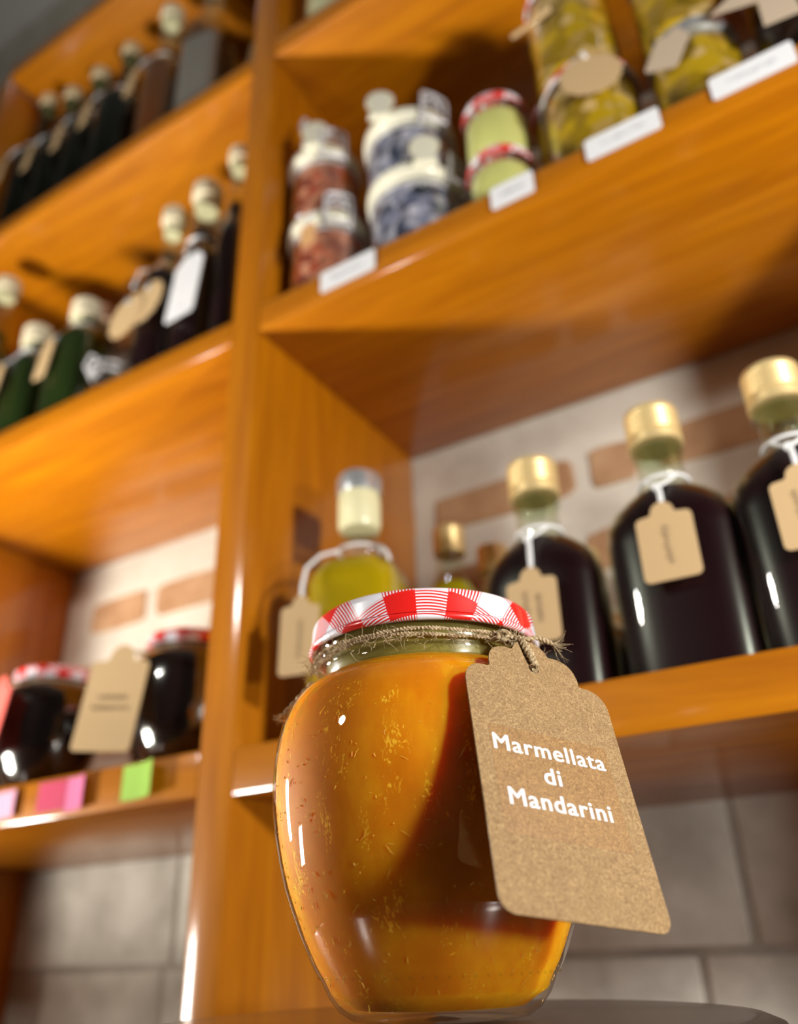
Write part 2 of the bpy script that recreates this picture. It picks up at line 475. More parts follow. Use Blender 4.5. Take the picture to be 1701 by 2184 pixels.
def squiggles(bb, w, h, lines, vertical=True, seed=1, z=.03):
    """illegible handwriting as thin raised strokes"""
    r = random.Random(seed)
    for k in range(lines):
        L = (h if vertical else w)*(.8 if k % 2 == 0 else .6); pos = -(lines-1)/2+k
        pts = []; n = 34
        for i in range(n):
            a = -L/2+L*i/(n-1); q = pos*.26+math.sin(i*1.9+k)*.055+r.uniform(-.03, .03)
            pts.append((q, a, z) if vertical else (a, q, z))
        bb.tube(pts, .012, 4)
def hang_tag(parent, at, w, h, rot, mat=None, writing=0, seed=1, label='small kraft paper tag', vertical=True, hole=True):
    o = MB(); o.slab(tag_outline(w, h), -.012, .012)
    t = o.build('tag', mat or M_kraftplain, parent, label, smooth=0)
    t.location = Vector(at)*U; t.rotation_euler = rot
    if writing:
        q = MB(); squiggles(q, w*.8, h*.62, writing, vertical, seed, .022)
        k = q.build('handwriting', M_inkgrey, t, None, smooth=30); k.location = Vector((0, -h*.56, 0))*U
    return t
def ring_pts(r, z, n=28, ry=None, wob=.0, ph=0):
    ry = ry or r
    return [(r*math.cos(2*PI*i/n+ph), ry*math.sin(2*PI*i/n+ph), z+wob*math.sin(2*PI*i/n*3)) for i in range(n)]

# screw cap with fine ridges
def cap_fn(r, h):
    def f(bb):
        pr = [(r*.94, 0), (r, .03), (r, h*.18), (r*.96, h*.2), (r*.96, h*.26), (r, h*.28)]
        for i in range(6):
            z0 = h*(.30+.09*i); pr += [(r, z0), (r*.975, z0+h*.03), (r, z0+h*.06)]
        pr += [(r, h*.9), (r*.96, h*.98), (r*.88, h), (0, h)]
        bb.lathe([(0, 0)]+pr, 40)
    return f

# ------------------------------------------------------------------ flat-sided flask with gold cap
def flask(x, y, label, scale=1.12, tag=True, tagw=1, rz=0.0, writing=2, seed=1, group='dark flat flasks with gold caps', h=5.9, ln=1.0):
    t = thing('flask_bottle', label, 'bottle', (x, y, ZE), rz, group)
    k = scale; hb = h-2.05
    secs = [(0.0, 1.0*k, .62, 3.6), (.06, 1.10*k, .72, 3.6), (hb-1.0, 1.15*k, .76, 3.6), (hb-.62, 1.12*k, .74, 3.2), (hb-.3, .98*k, .66, 2.8),
            (hb-.06, .76*k, .56, 2.4), (hb+.1, .55*k, .50, 2.1), (hb+.22, .46, .46, 2), (h-.35, .44, .44, 2)]
    part('glass_body', ('fl', k, h), lambda bb: bb.loft(secs), GLG, t)
    ins = [(z+.12 if i == 0 else z, a-.06, c-.06, e) for i, (z, a, c, e) in enumerate(secs[:7])]
    part('dark_drink', ('fld', k, h), lambda bb: bb.loft(ins), M_wine, t, 'deep purple red drink')
    part('cap', ('flc', h), lambda bb: cap_fn(.56, .86)(bb), M_gold, t, 'ribbed gold screw cap', loc=(0, 0, h-.86))
    def collar(bb):
        bb.lathe([(.44, 0), (.53, .02), (.55, .07), (.53, .12), (.44, .14)], 32)
    part('neck_ring', 'collar', collar, GLG, t, loc=(0, 0, h-1.1))
    if tag:
        def st(bb):
            bb.tube(ring_pts(.50, 0, 30), .035, 6, cyc=True)
            L = ln
            bb.tube([(-.30, -.40, 0), (-.12, -.58, -.22), (.02, -.74, -.36), (.04, -.86, -.7*L), (.05, -.89, -1.0*L)], .035, 6)
            bb.tube([(.36, -.36, 0), (.20, -.56, -.20), (.05, -.74, -.36), (.08, -.86, -.7*L), (.06, -.89, -1.0*L)], .035, 6)
            bb.tube([(.02+.07*math.cos(a), -.76, -.38+.07*math.sin(a)) for a in [i*.7 for i in range(9)]], .03, 6)
        part('string', ('fls', ln), st, M_string, t, 'white knotted string', loc=(0, 0, h-1.75))
        hang_tag(t, (.05, -.93, h-2.60-(ln-1)), 1.05*tagw, 1.62, (PI/2-.04, 0, .05), writing=writing, seed=seed)
    return t
flask(7.30, 1.3, 'dark flask of purple drink with the lowest gold cap, right above the mandarin jar lid', h=5.47, ln=1.25, writing=2, seed=2)
flask(10.08, 1.3, 'dark flask with tall neck and kraft tag standing right of the first front flask', h=5.82, ln=.95, writing=1, seed=5)
flask(12.52, 1.3, 'dark flask cut off by the right edge of the photo', h=5.89, ln=1.0, seed=9)
flask(9.55, 4.6, 'dark flask standing behind the gap of the front flasks, only its shoulder seen', h=5.3, tag=False)
flask(12.3, 4.3, 'dark flask in the second row behind the rightmost front flask', h=5.3, tag=False)
flask(7.0, 4.6, 'dark flask hidden behind the lowest gold capped front flask', h=4.6, tag=False)

# ------------------------------------------------------------------ oil bottles
def oil_bottle():
    t = thing('oil_bottle', 'square bottle of yellow olive oil with grey cap and cream neck seal beside the upright', 'bottle', (2.55, 1.4, ZE), .25)
    h = 6.76
    secs = [(0, .98, .98, 4.5), (.08, 1.12, 1.12, 4.5), (3.55, 1.15, 1.15, 4.2), (3.85, 1.10, 1.10, 3.6), (4.12, .95, .95, 3), (4.32, .72, .72, 2.4), (4.5, .52, .52, 2), (4.7, .48, .48, 2), (5.6, .46, .46, 2)]
    b = MB(); b.loft(secs, 48); b.build('glass_body', GL, t)
    ins = [(z+.1 if i == 0 else z, a-.06, c-.06, e) for i, (z, a, c, e) in enumerate(secs[:5])]
    b = MB(); b.loft(ins, 48); b.build('olive_oil', M_oil, t, 'yellow green oil')
    b = MB(); b.lathe([(.47, 5.2), (.50, 5.2), (.52, 5.3), (.54, 5.35), (.54, 6.05), (.5, 6.25), (0, 6.25)], 36); b.build('neck_seal', M_seal, t, 'cream plastic neck seal')
    b = MB(); b.lathe([(0, 6.2), (.56, 6.2), (.57, 6.3), (.57, 6.66), (.52, 6.76), (0, 6.76)], 36); b.build('cap', M_silver, t, 'grey metal cap')
    b = MB(); b.tube(ring_pts(.53, 4.62, 28), .045, 6, cyc=True)
    b.tube([(-.4, -.35, 4.6), (-.75, -.75, 4.35), (-.95, -1.12, 3.9), (-1.0, -1.22, 3.4), (-1.0, -1.24, 3.1)], .045, 6)
    b.tube([(.4, -.35, 4.6), (.75, -.6, 4.4), (.98, -.9, 4.1), (1.08, -1.0, 3.85)], .045, 6)
    b.build('string', M_string, t, 'white string')
    hang_tag(t, (-1.0, -1.27, 3.15), .95, 1.9, (PI/2-.05, 0, 0), writing=1, seed=4)
oil_bottle()
def small_oil(x, y, h, label):
    t = thing('oil_bottle', label, 'bottle', (x, y, ZE), 0, 'small oil bottles in the back row')
    prof = [(0, 0), (.8, 0), (.86, .08), (.86, h-2.6), (.8, h-2.2), (.55, h-1.75), (.38, h-1.4), (.36, h-.6)]
    part('glass_body', ('so', h), lambda bb: bb.lathe(prof, 36), GLG, t)
    part('olive_oil', ('sol', h), lambda bb: bb.lathe([(max(r-.05, 0), z+.05) for r, z in prof[:6]], 36), M_oil2, t, 'dark green oil')
    part('cap', ('soc', h), cap_fn(.44, .8), M_gold, t, 'dull gold screw cap', loc=(0, 0, h-.8))
small_oil(3.62, 4.2, 6.1, 'green oil bottle with gold cap behind and right of the grey capped bottle')
small_oil(4.25, 5.6, 5.9, 'half hidden oil bottle between the green one and the first dark flask')

# ------------------------------------------------------------------ jars with gingham lids
def gingham_lid(name, r, h, mat, parent, loc, rot=0, seg=96):
    """drawn sheet-metal lid; the flat print runs over the skirt"""
    prof = [(0, h)] + [(r*q, h) for q in (.3, .6, .8)] + [(r*.88, h-.0)]
    for i in range(1, 7):
        a = PI/2*(1-i/6); c = min(.11, h*.4); prof.append((r*.97-c+c*math.cos(a), h-c+c*math.sin(a)))
    c = h*.22
    prof += [(r*.975, h*.5), (r*.985, c)]
    for i in range(0, 6):
        a = PI/2-PI*1.1*i/5; q = c*.5; prof.append((r-q+q*math.cos(a), q+q*math.sin(a)))
    prof += [(r*.93, c*.4), (r*.92, h*.8), (0, h*.82)]
    key = ('gl', r, h, mat.name)
    if key not in cache:
        b = MB(); b.lathe(prof, seg); me = b.mesh(name, 50)
        s = [0]
        for i in range(1, len(prof)): s.append(s[-1]+math.hypot(prof[i][0]-prof[i-1][0], prof[i][1]-prof[i-1][1]))
        import bisect
        lay = me.uv_layers.new(name='flat')
        k = len(prof)
        for poly in me.polygons:
            for li in poly.loop_indices:
                vi = me.loops[li].vertex_index; j, i = divmod(vi, k)
                t = 2*PI*j/seg
                lay.data[li].uv = (s[i]*math.cos(t)*U, s[i]*math.sin(t)*U)
        me.materials.append(mat); cache[key] = me
    o = bpy.data.objects.new(name, cache[key]); C.objects.link(o); o.parent = parent
    o.location = Vector(loc)*U; o.rotation_euler = (0, 0, rot)
    o['label'] = 'red and white gingham metal lid'
    return o

def orcio_prof(k=1.0, zk=1.0):
    # outer profile read off the foreground jar (r, z from the base)
    P = [(0, .03), (.6, .0), (.95, .02), (1.08, .10), (1.19, .24), (1.27, .39), (1.345, .50), (1.42, .65), (1.515, .86), (1.60, 1.08), (1.68, 1.30),
         (1.745, 1.55), (1.80, 1.82), (1.835, 2.1), (1.85, 2.35), (1.845, 2.6), (1.815, 2.85), (1.765, 3.05), (1.69, 3.24), (1.60, 3.38), (1.49, 3.49),
         (1.39, 3.56), (1.335, 3.62), (1.315, 3.70)]
    return [(r*k, z*zk) for r, z in P]
def gingham_jar(x, y, zb, label, content, k, zk, lidr, lidh, group, straight=False, h=None, rz=0, level=.93, cl='preserve', tagm=None):
    t = thing('preserve_jar', label, 'jar', (x, y, zb), rz, group)
    if straight:
        prof = [(0, .02), (k*.8, 0), (k*.95, .08), (k, .2), (k, h-lidh-.42), (k*.97, h-lidh-.3), (k*.88, h-lidh-.18), (k*.88, h-.12)]
    else:
        prof = orcio_prof(k, zk); top = prof[-1]; prof = prof+[(top[0], top[1]+lidh*.7)]; h = top[1]+lidh+.02
    part('glass_body', ('gj', k, zk, h, straight), lambda bb: bb.lathe(prof, 48), GL, t)
    n = len(prof)-(2 if straight else 3)
    part(cl, ('gjc', k, zk, h, content.name), lambda bb: bb.lathe([(max(r-.06, 0), z+.05) for r, z in prof[:n+1]], 48), content, t)
    gingham_lid('lid', lidr, lidh, M_gingS, t, (0, 0, h-lidh), .4)
    return t
JH = -3.57-ZC
for (x, y, lab) in [(-8.68, 1.6, 'jar of black jam with a red card tag on the lower left shelf'),
                    (-11.9, 1.6, 'jar of black jam cut off by the left edge of the photo, no tag seen'),
                    (-3.2, 1.7, 'jar of black jam with kraft tag tucked beside the wooden upright')]:
    j = gingham_jar(x, y, ZC, lab, M_dark, .86, .84, 1.24, .40, 'jars of black jam with gingham lids', cl='black_jam')
    if x == -3.2:
        q = MB(); q.tube(ring_pts(1.16, 3.02, 30), .05, 6, cyc=True); q.tube([(-.5, -1.0, 3.0), (-.55, -1.4, 2.95), (-.55, -1.8, 2.8)], .05, 6)
        q.build('twine', M_twine, j, 'brown twine')
        hang_tag(j, (-.55, -1.85, 3.02), 1.70, 2.75, (PI/2-.06, .10, .25), writing=2, seed=12, vertical=False, label='kraft tag with two lines of writing')
    if x == -8.68:
        q = MB(); q.tube(ring_pts(1.16, 3.02, 30), .05, 6, cyc=True); q.build('twine', M_twine, j, 'brown twine')
    if x == -8.68:
        q = MB(); q.tube([(0, -1.1, 3.0), (.1, -1.5, 2.95), (.12, -1.78, 2.9)], .05, 6); q.build('string', M_twine, j, 'brown string')
        hang_tag(j, (.12, -1.8, 3.05), 1.35, 2.4, (PI/2-.06, .14, -.2), mat=M_redtag, label='red card tag')
t = gingham_jar(-5.9, 3.9, ZC, 'dark jam jar in the back row between the two front jars', M_dark, .72, .72, 1.0, .35, 'jars of black jam with gingham lids', cl='black_jam')

# ------------------------------------------------------------------ corked dark bottles on the upper left shelf
def wine_bottle(x, y, h, label, content=M_bwine, group='dark corked bottles on the upper left shelf', rb_=1.0, glass=GLD, tag=None, zb=ZA, cork=M_cork, corkh=1.05, rn=.34):
    t = thing('corked_bottle', label, 'bottle', (x, y, zb), 0, group)
    sb = h*.52
    prof = [(0, .05), (rb_*.85, 0), (rb_*.98, .08), (rb_, .25), (rb_, sb), (rb_*.97, sb+.35), (rb_*.82, sb+.75), (rb_*.58, sb+1.1), (rn+.04, sb+1.45), (rn, sb+1.8), (rn, h-corkh-.1), (rn+.07, h-corkh-.08), (rn+.07, h-corkh+.1)]
    part('glass_body', ('wb', h, rb_, rn), lambda bb: bb.lathe(prof, 40), glass, t)
    part('drink', ('wbl', h, rb_, rn, content.name), lambda bb: bb.lathe([(max(r-.05, 0), z+.04) for r, z in prof[:10]], 40), content, t)
    part('stopper', ('wbc', corkh, rn), lambda bb: bb.lathe([(0, 0), (rn-.03, 0), (rn, corkh*.4), (rn+.10, corkh*.42), (rn+.12, corkh*.6), (rn+.10, corkh*.92), (rn+.02, corkh), (0, corkh)], 28), cork, t, 'pale cork stopper', loc=(0, 0, h-corkh))
    if tag is not None:
        def st(bb):
            bb.tube(ring_pts(rb_*.62, 0, 26), .04, 6, cyc=True)
            bb.tube([(-rb_*.45, -rb_*.42, 0), (-rb_*.7, -rb_*.8, -.35), (-rb_*.75, -rb_*1.02, -.9)], .04, 6)
            bb.tube([(-rb_*.1, -rb_*.6, 0), (-rb_*.5, -rb_*.9, -.4), (-rb_*.75, -rb_*1.02, -.9)], .04, 6)
        part('string', ('wbs', rb_), st, M_string, t, 'pale string', loc=(0, 0, sb+1.1))
        hang_tag(t, (-rb_*.75+tag, -rb_*1.06, sb+.3), .75, 1.7, (PI/2-.05, .1, -.15))
    return t
wine_bottle(-16.6, 1.5, 10.9, 'leftmost dark corked bottle on the upper left shelf', tag=-.1)
wine_bottle(-14.55, 1.5, 9.9, 'second dark corked bottle from the left on the upper left shelf', tag=0)
wine_bottle(-12.55, 1.5, 9.9, 'third dark corked bottle from the left, its tag overlapping the next', tag=.1)
wine_bottle(-10.45, 1.5, 10.1, 'fourth dark corked bottle with broad grey shoulder string', rb_=1.08, tag=0)
wine_bottle(-9.2, 4.3, 10.6, 'black bottle in the second row behind the fourth corked bottle', cork=M_dark)
wine_bottle(-7.62, 1.35, 10.3, 'clear necked bottle of amber drink with kraft tag on the upper left shelf', content=M_amber, glass=GLG, rb_=.9, tag=-.1, group='clear bottles on the upper left shelf', cork=M_corkpale, rn=.42)
wine_bottle(-2.3, 3.2, 10.4, 'dark bottle half hidden by the top of the upright on the upper left shelf', content=M_bwine, rb_=.9, tag=0, group='clear bottles on the upper left shelf')
def square_bottle():
    t = thing('square_bottle', 'tall square clear bottle with a grey drink right of the amber bottle', 'bottle', (-5.2, 1.6, ZA), .15)
    secs = [(0, .85, .85, 5), (.1, .95, .95, 5), (5.6, .97, .95, 5), (6.2, .93, .9, 4), (6.9, .9, .9, 3), (7.3, .5, .5, 2), (10.6, .46, .46, 2)]
    b = MB(); b.loft(secs, 44); b.build('glass_body', GLG, t)
    b = MB(); b.loft([(z+.05, a-.06, c-.06, e) for z, a, c, e in secs[:3]], 44); b.build('drink', M_greyd, t, 'grey drink')
    b = MB(); b.lathe([(0, 0), (.4, 0), (.42, .5), (.55, .52), (.56, 1.1), (0, 1.15)], 28); o = b.build('stopper', M_corkpale, t); o.location = (0, 0, 10.3*U)
square_bottle()
t = thing('yellow_fruit', 'small yellow lemon-like fruit lying against the upright on the upper left shelf', 'fruit', (-1.75, .75, ZA), .4)
b = MB(); b.lathe([(0, 0), (.06, .02), (.2, .12), (.30, .35), (.32, .55), (.28, .8), (.16, 1.0), (.07, 1.06), (0, 1.12)], 24, wob=lambda t, z: 1+.03*math.sin(5*t)); b.build('flesh', M_yellow, t)
b = MB(); b.tube([(0, 0, 1.08), (.02, .01, 1.2), (.05, 0, 1.3)], .04, 6); b.build('stem', M_kraftplain, t)

# ------------------------------------------------------------------ middle left shelf
wine_bottle(-16.03, 1.3, 10.15, 'clear corked bottle at the left edge of the middle left shelf', content=M_herb, glass=GLG, zb=ZB, rb_=.95, group='corked bottles on the middle left shelf', cork=M_corkpale, corkh=1.0, rn=.42)
def green_bottle(x, y, h, r, label, tag=True, cap=M_corkpale):
    t = thing('green_bottle', label, 'bottle', (x, y, ZB), 0, 'green liqueur bottles with pale caps')
    secs = [(0, r*.9, r*.7, 3.4), (.08, r, r*.8, 3.4), (h-2.3, r*1.02, r*.82, 3.4), (h-1.9, r*.95, r*.78, 2.8), (h-1.55, r*.7, r*.62, 2.3), (h-1.35, .50, .50, 2), (h-.6, .47, .47, 2)]
    part('glass_body', ('gb', h, r), lambda bb: bb.loft(secs), GLG, t)
    part('green_drink', ('gbl', h, r), lambda bb: bb.loft([(z+.05, a-.06, c-.06, e) for z, a, c, e in secs[:6]]), M_herb, t, 'dark green drink')
    part('cap', ('gbc', cap.name), cap_fn(.58, .8), cap, t, 'pale ribbed screw cap', loc=(0, 0, h-.8))
    if tag:
        def st(bb):
            bb.tube(ring_pts(.54, 0, 26), .05, 6, cyc=True)
            bb.tube([(-.3, -.42, 0), (-.35, -.62, -.3), (-.4, -.95, -.8)], .05, 6); bb.tube([(.1, -.5, 0), (-.2, -.7, -.4), (-.4, -.95, -.8)], .05, 6)
        part('string', 'gbs', st, M_string, t, 'white string', loc=(0, 0, h-1.35))
        hang_tag(t, (-.42, -1.0, h-2.1), .78, 1.85, (PI/2-.05, .12, -.1))
green_bottle(-12.84, 1.25, 5.86, .95, 'smaller green liqueur bottle nearer the left edge')
green_bottle(-10.01, 1.3, 5.87, 1.12, 'larger green liqueur bottle in front of a pinkish cap')
green_bottle(-13.2, 4.3, 9.3, .8, 'green bottle with a pinkish cap peeping between the two front green ones', tag=False, cap=plain('pinkish_cap', (.62, .40, .28), .5))
wine_bottle(-15.1, 4.6, 9.0, 'bottle with yellow green neck in shadow behind the left green bottle', content=M_herb, glass=GLG, zb=ZB, rb_=.8, group='corked bottles on the middle left shelf')

def swing_jar():
    t = thing('swing_top_jar', 'small clear jar with steel clip between the green bottle and the round kraft tags', 'jar', (-7.75, 1.1, ZB), 0)
    prof = [(0, .02), (.6, 0), (.72, .1), (.74, .9), (.66, 1.15), (.60, 1.25), (.62, 1.5)]
    b = MB(); b.lathe(prof, 36); b.build('glass_body', GL, t)
    b = MB(); b.lathe([(0, .05), (.6, .05), (.68, .12), (.69, .6), (0, .62)], 30); b.build('preserve', M_amber, t, 'brown contents')
    b = MB(); b.lathe([(0, 1.5), (.66, 1.5), (.68, 1.6), (.6, 1.75), (.2, 1.85), (0, 1.86)], 36); b.build('lid', GL, t, 'clear glass lid')
    b = MB(); b.tube(ring_pts(.66, 1.25, 28), .05, 6, cyc=True); b.tube(ring_pts(.70, 1.55, 28), .045, 6, cyc=True)
    b.tube([(.45, -.55, 1.25), (.6, -.85, 1.1), (.75, -.95, .8), (.62, -.98, .55), (.4, -.95, .7), (.35, -.75, 1.2), (.3, -.65, 1.6)], .055, 6)
    b.tube([(-.45, -.5, 1.25), (-.5, -.7, 1.6), (-.2, -.75, 1.95), (.1, -.7, 1.7)], .055, 6)
    b.build('clip', M_wire, t, 'bright steel clip')
swing_jar()
def scallop_tag(bb, r, n=14, a=.05):
    bb.slab([((r+a*r*math.cos(n*t))*math.cos(t), (r+a*r*math.cos(n*t))*math.sin(t)) for t in [2*PI*i/84 for i in range(84)]], -.012, .012)
def tall_dark(x, y, h, label, r, tagkind, content=M_wine, neck=.36):
    t = wine_bottle(x, y, h, label, content=content, glass=GLG, zb=ZB, rb_=r, group='tall dark bottles beside the upright', cork=M_corkpale, corkh=1.3, rn=neck)
    b = MB(); b.tube(ring_pts(neck+.06, h*.66, 26), .05, 6, cyc=True)
    if tagkind == 'round':
        b.tube([(-.3, -.25, h*.66), (-.45, -.9, h*.6), (-.5, -r-.12, h*.50)], .05, 6)
        b.build('string', M_string, t, 'white string')
        for k, dx in enumerate((-.30, .72)):
            q = MB(); scallop_tag(q, .92-.04*k); o = q.build('tag', M_kraftplain, t, 'round scalloped kraft tag', smooth=0)
            o.location = Vector((dx-.35, -r-.12-.05*k, h*.36+k*.12))*U; o.rotation_euler = (PI/2-.06, 0, -.1)
            q = MB(); q.lathe([(0, -.02), (.12, -.02), (.16, 0), (.12, .05), (0, .06)], 16); e = q.build('eyelet', M_silver, o, 'shiny eyelet'); e.location = Vector((0, .72, .02))*U
    else:
        b.tube([(-.2, -.3, h*.66), (.1, -.8, h*.6), (.25, -r-.15, h*.52)], .05, 6); b.build('string', M_string, t, 'grey string')
        q = MB(); ol = [(-.62, 0), (.62, 0), (.72, .1), (.72, 2.35), (.36, 2.75), (-.36, 2.75), (-.72, 2.35), (-.72, .1)]
        q.slab(ol, -.015, .015); o = q.build('tag', M_paper, t, 'large white card tag', smooth=0)
        o.location = Vector((.3, -r-.2, h*.20))*U; o.rotation_euler = (PI/2-.05, .06, -.1)
        q = MB(); q.slab([(-.14, -.05), (.12, -.03), (.16, .05), (-.1, .06)], .016, .024)
        for k in range(5): q.box((-.45, .9+k*.22, .016), (.42-.1*(k % 2), .92+k*.22, .02))
        e = q.build('printing', plain('grey_print', (.45, .45, .47), .8) if k < 0 else M_greyprint, o, 'faint grey print'); e.location = Vector((.03, .38, 0))*U
M_greyprint = plain('grey_print', (.50, .50, .52), .8)
tall_dark(-6.0, 1.6, 8.85, 'tall dark bottle hung with two round scalloped kraft tags', .95, 'round')
tall_dark(-4.2, 1.5, 8.95, 'tall brown necked bottle hung with a large white tag', .84, 'white', content=M_wine, neck=.46)
wine_bottle(-2.62, 1.5, 9.85, 'pale necked bottle half hidden behind the left edge of the upright', content=M_wine, glass=GLG, zb=ZB, rb_=.66, group='tall dark bottles beside the upright', cork=M_corkpale, rn=.36)

# ------------------------------------------------------------------ clip jars on the right shelf
def clip_jar(x, y, zb, h, r, label, content, group, ear=True, tag=False, ears_at=-2.0, clip_at=-.75):
    t = thing('clip_jar', label, 'jar', (x, y, zb), 0, group)
    hl = .62
    prof = [(0, .03), (r*.86, 0), (r*.97, .08), (r, .25), (r, h-hl-.3), (r*.95, h-hl-.12), (r*.86, h-hl), (r*.86, h-hl+.1)]
    part('glass_body', ('cj', r, h), lambda bb: bb.lathe(prof, 44), GL, t)
    part('preserve', ('cjc', r, h, content.name), lambda bb: bb.lathe([(max(q-.06, 0), z+.05) for q, z in prof[:5]]+[(r*.9, h-hl-.25)], 44), content, t)
    part('gasket', ('cjg', r, h), lambda bb: bb.lathe([(r*.84, -.10), (r*1.03, -.10), (r*1.06, -.03), (r*1.03, .04), (r*.84, .04)], 44, closed=True), M_cream, t, 'cream rubber seal', loc=(0, 0, h-hl))
    def lid(bb):
        bb.lathe([(r*.8, .04), (r*1.03, .06), (r*1.07, .12), (r*1.07, .34), (r*1.0, .46), (r*.86, .52), (r*.5, .56), (0, .57)], 44)
        if ear:
            # thumb tab standing up from the lid edge
            m = Matrix.Translation(Vector((r*1.12*math.cos(ears_at), r*1.12*math.sin(ears_at), .42))) @ Matrix.Rotation(-1.1+PI/2, 4, 'Z') @ Matrix.Rotation(PI/2-.1, 4, 'X')
            b2 = MB(); ol = [(-.36, -.28), (.36, -.28)]
            ol += [(.32, .05), (.33, .25)] + [(.44*math.cos(a), .58+.44*math.sin(a)) for a in [math.radians(-20+220*i/12) for i in range(13)]] + [(-.33, .25), (-.32, .05)]
            bm = bmesh.new(); vv = [bm.verts.new((px, py, -.11)) for px, py in ol]; f = bm.faces.new(vv)
            e = bmesh.ops.extrude_face_region(bm, geom=[f])
            for g in e['geom']:
                if isinstance(g, bmesh.types.BMVert): g.co.z = .11
            bmesh.ops.bevel(bm, geom=[q for q in bm.edges if abs(q.verts[0].co.z-q.verts[1].co.z) < 1e-5], offset=.05, segments=2, affect='EDGES')
            bb.bm(bm, m)
    part('lid', ('cjl', r, ear, ears_at), lid, M_cream, t, 'cream lid with thumb tab' if ear else 'cream lid', loc=(0, 0, h-hl))
    def wire(bb):
        c, s_ = math.cos(clip_at), math.sin(clip_at)
        def P(rr, tt, z): # radial, tangential, z
            return (rr*c-tt*s_, rr*s_+tt*c, z)
        bb.tube(ring_pts(r*.99, -.32, 40), .035, 6, cyc=True)
        for sg in (-1, 1):
            bb.tube([P(r*1.0, sg*.42, -.32), P(r*1.12, sg*.42, -.1), P(r*1.16, sg*.42, .5), P(r*1.15, sg*.40, .82), P(r*1.12, sg*.34, .94)], .06, 6)
        bb.tube([P(r*1.12, -.34, .94), P(r*1.12, 0, 1.0), P(r*1.12, .34, .94)], .06, 6)
        bb.tube([P(r*1.12, -.42, -.1), P(r*1.3, -.3, -.45), P(r*1.3, .3, -.45), P(r*1.12, .42, -.1)], .06, 6)
        bb.tube([P(r*1.05, -.3, .7), P(r*1.12, 0, .95), P(r*1.05, .3, .7)], .05, 6)
        bb.tube([P(r*1.05, -.42, .55), P(r*1.1, 0, .6), P(r*1.05, .42, .55)], .05, 6)
        for sg in (-1, 1):
            bb.tube([P(-r*1.0, sg*.3, -.32), P(-r*1.08, sg*.3, .1), P(-r*1.08, sg*.3, .5)], .04, 6)
    part('wire_bail', ('cjw', r, clip_at), wire, M_wire, t, 'steel wire clip', loc=(0, 0, h-hl))
    if tag:
        q = MB(); q.tube([(.25, -r*1.03, h-.35), (.22, -r*1.14, h-.6), (.25, -r*1.15, h-1.0)], .07, 6); q.build('string', M_string, t, 'white string')
        hang_tag(t, (.25, -r*1.18, h-.85), .5, .95, (PI/2-.04, 0, .1), label='small orange kraft tag', mat=M_orangetag)
    return t
M_orangetag = plain('orange_kraft', (.66, .36, .15), .8)
gr1 = 'clip jars of red dried peppers'; gr2 = 'clip jars of dark blue berries'
clip_jar(1.40, 1.6, ZD, 3.13+.2, 1.22, 'lower clip jar of red peppers with small tag on its front', M_pepper, gr1, ear=False, tag=True)
clip_jar(1.22, 1.6, ZD+3.36, 3.1, 1.14, 'upper clip jar of red peppers stacked nearest the upright', M_pepper, gr1, ears_at=-1.25)
clip_jar(4.56, 1.65, ZD, 3.2, 1.38, 'lower clip jar of dark blue berries standing on the shelf', M_olive, gr2, ears_at=-.88, clip_at=-.15)
clip_jar(4.45, 1.65, ZD+3.23, 2.45, 1.36, 'upper clip jar of dark blue berries stacked on its twin', M_olive, gr2, ears_at=-1.67, clip_at=-.55)
t = thing('hook_clip', 'loose curved metal hook sticking up from the upper red pepper jar', 'hook', (1.22, 1.6, ZD+6.46))
b = MB(); b.tube([(-.05, -.7, .38), (.0, -.72, .75), (-.1, -.74, 1.0), (-.32, -.76, 1.2), (-.48, -.78, 1.5), (-.42, -.78, 1.8), (-.3, -.78, 1.88)], .085, 8)
b.tube([(-.05, -.7, .38), (-.02, -.9, .2), (0, -1.25, -.1)], .07, 8); b.build('hook', M_wire, t)
for zz_, h_, lab in [(0, 2.12, 'lower jar of green cream with gingham lid'), (2.13, 2.14, 'upper jar of green cream stacked on its twin')]:
    gingham_jar(7.46, 1.3, ZD+zz_, lab, M_pesto, .92, 1, .97, .32, 'jars of green cream', straight=True, h=h_, cl='green_cream')
gingham_jar(8.7, 3.9, ZD, 'dark jar with red lid in the shade behind the green cream jars', M_oil2, .85, 1, .9, .35, 'tall jars in the back row', straight=True, h=6.4)
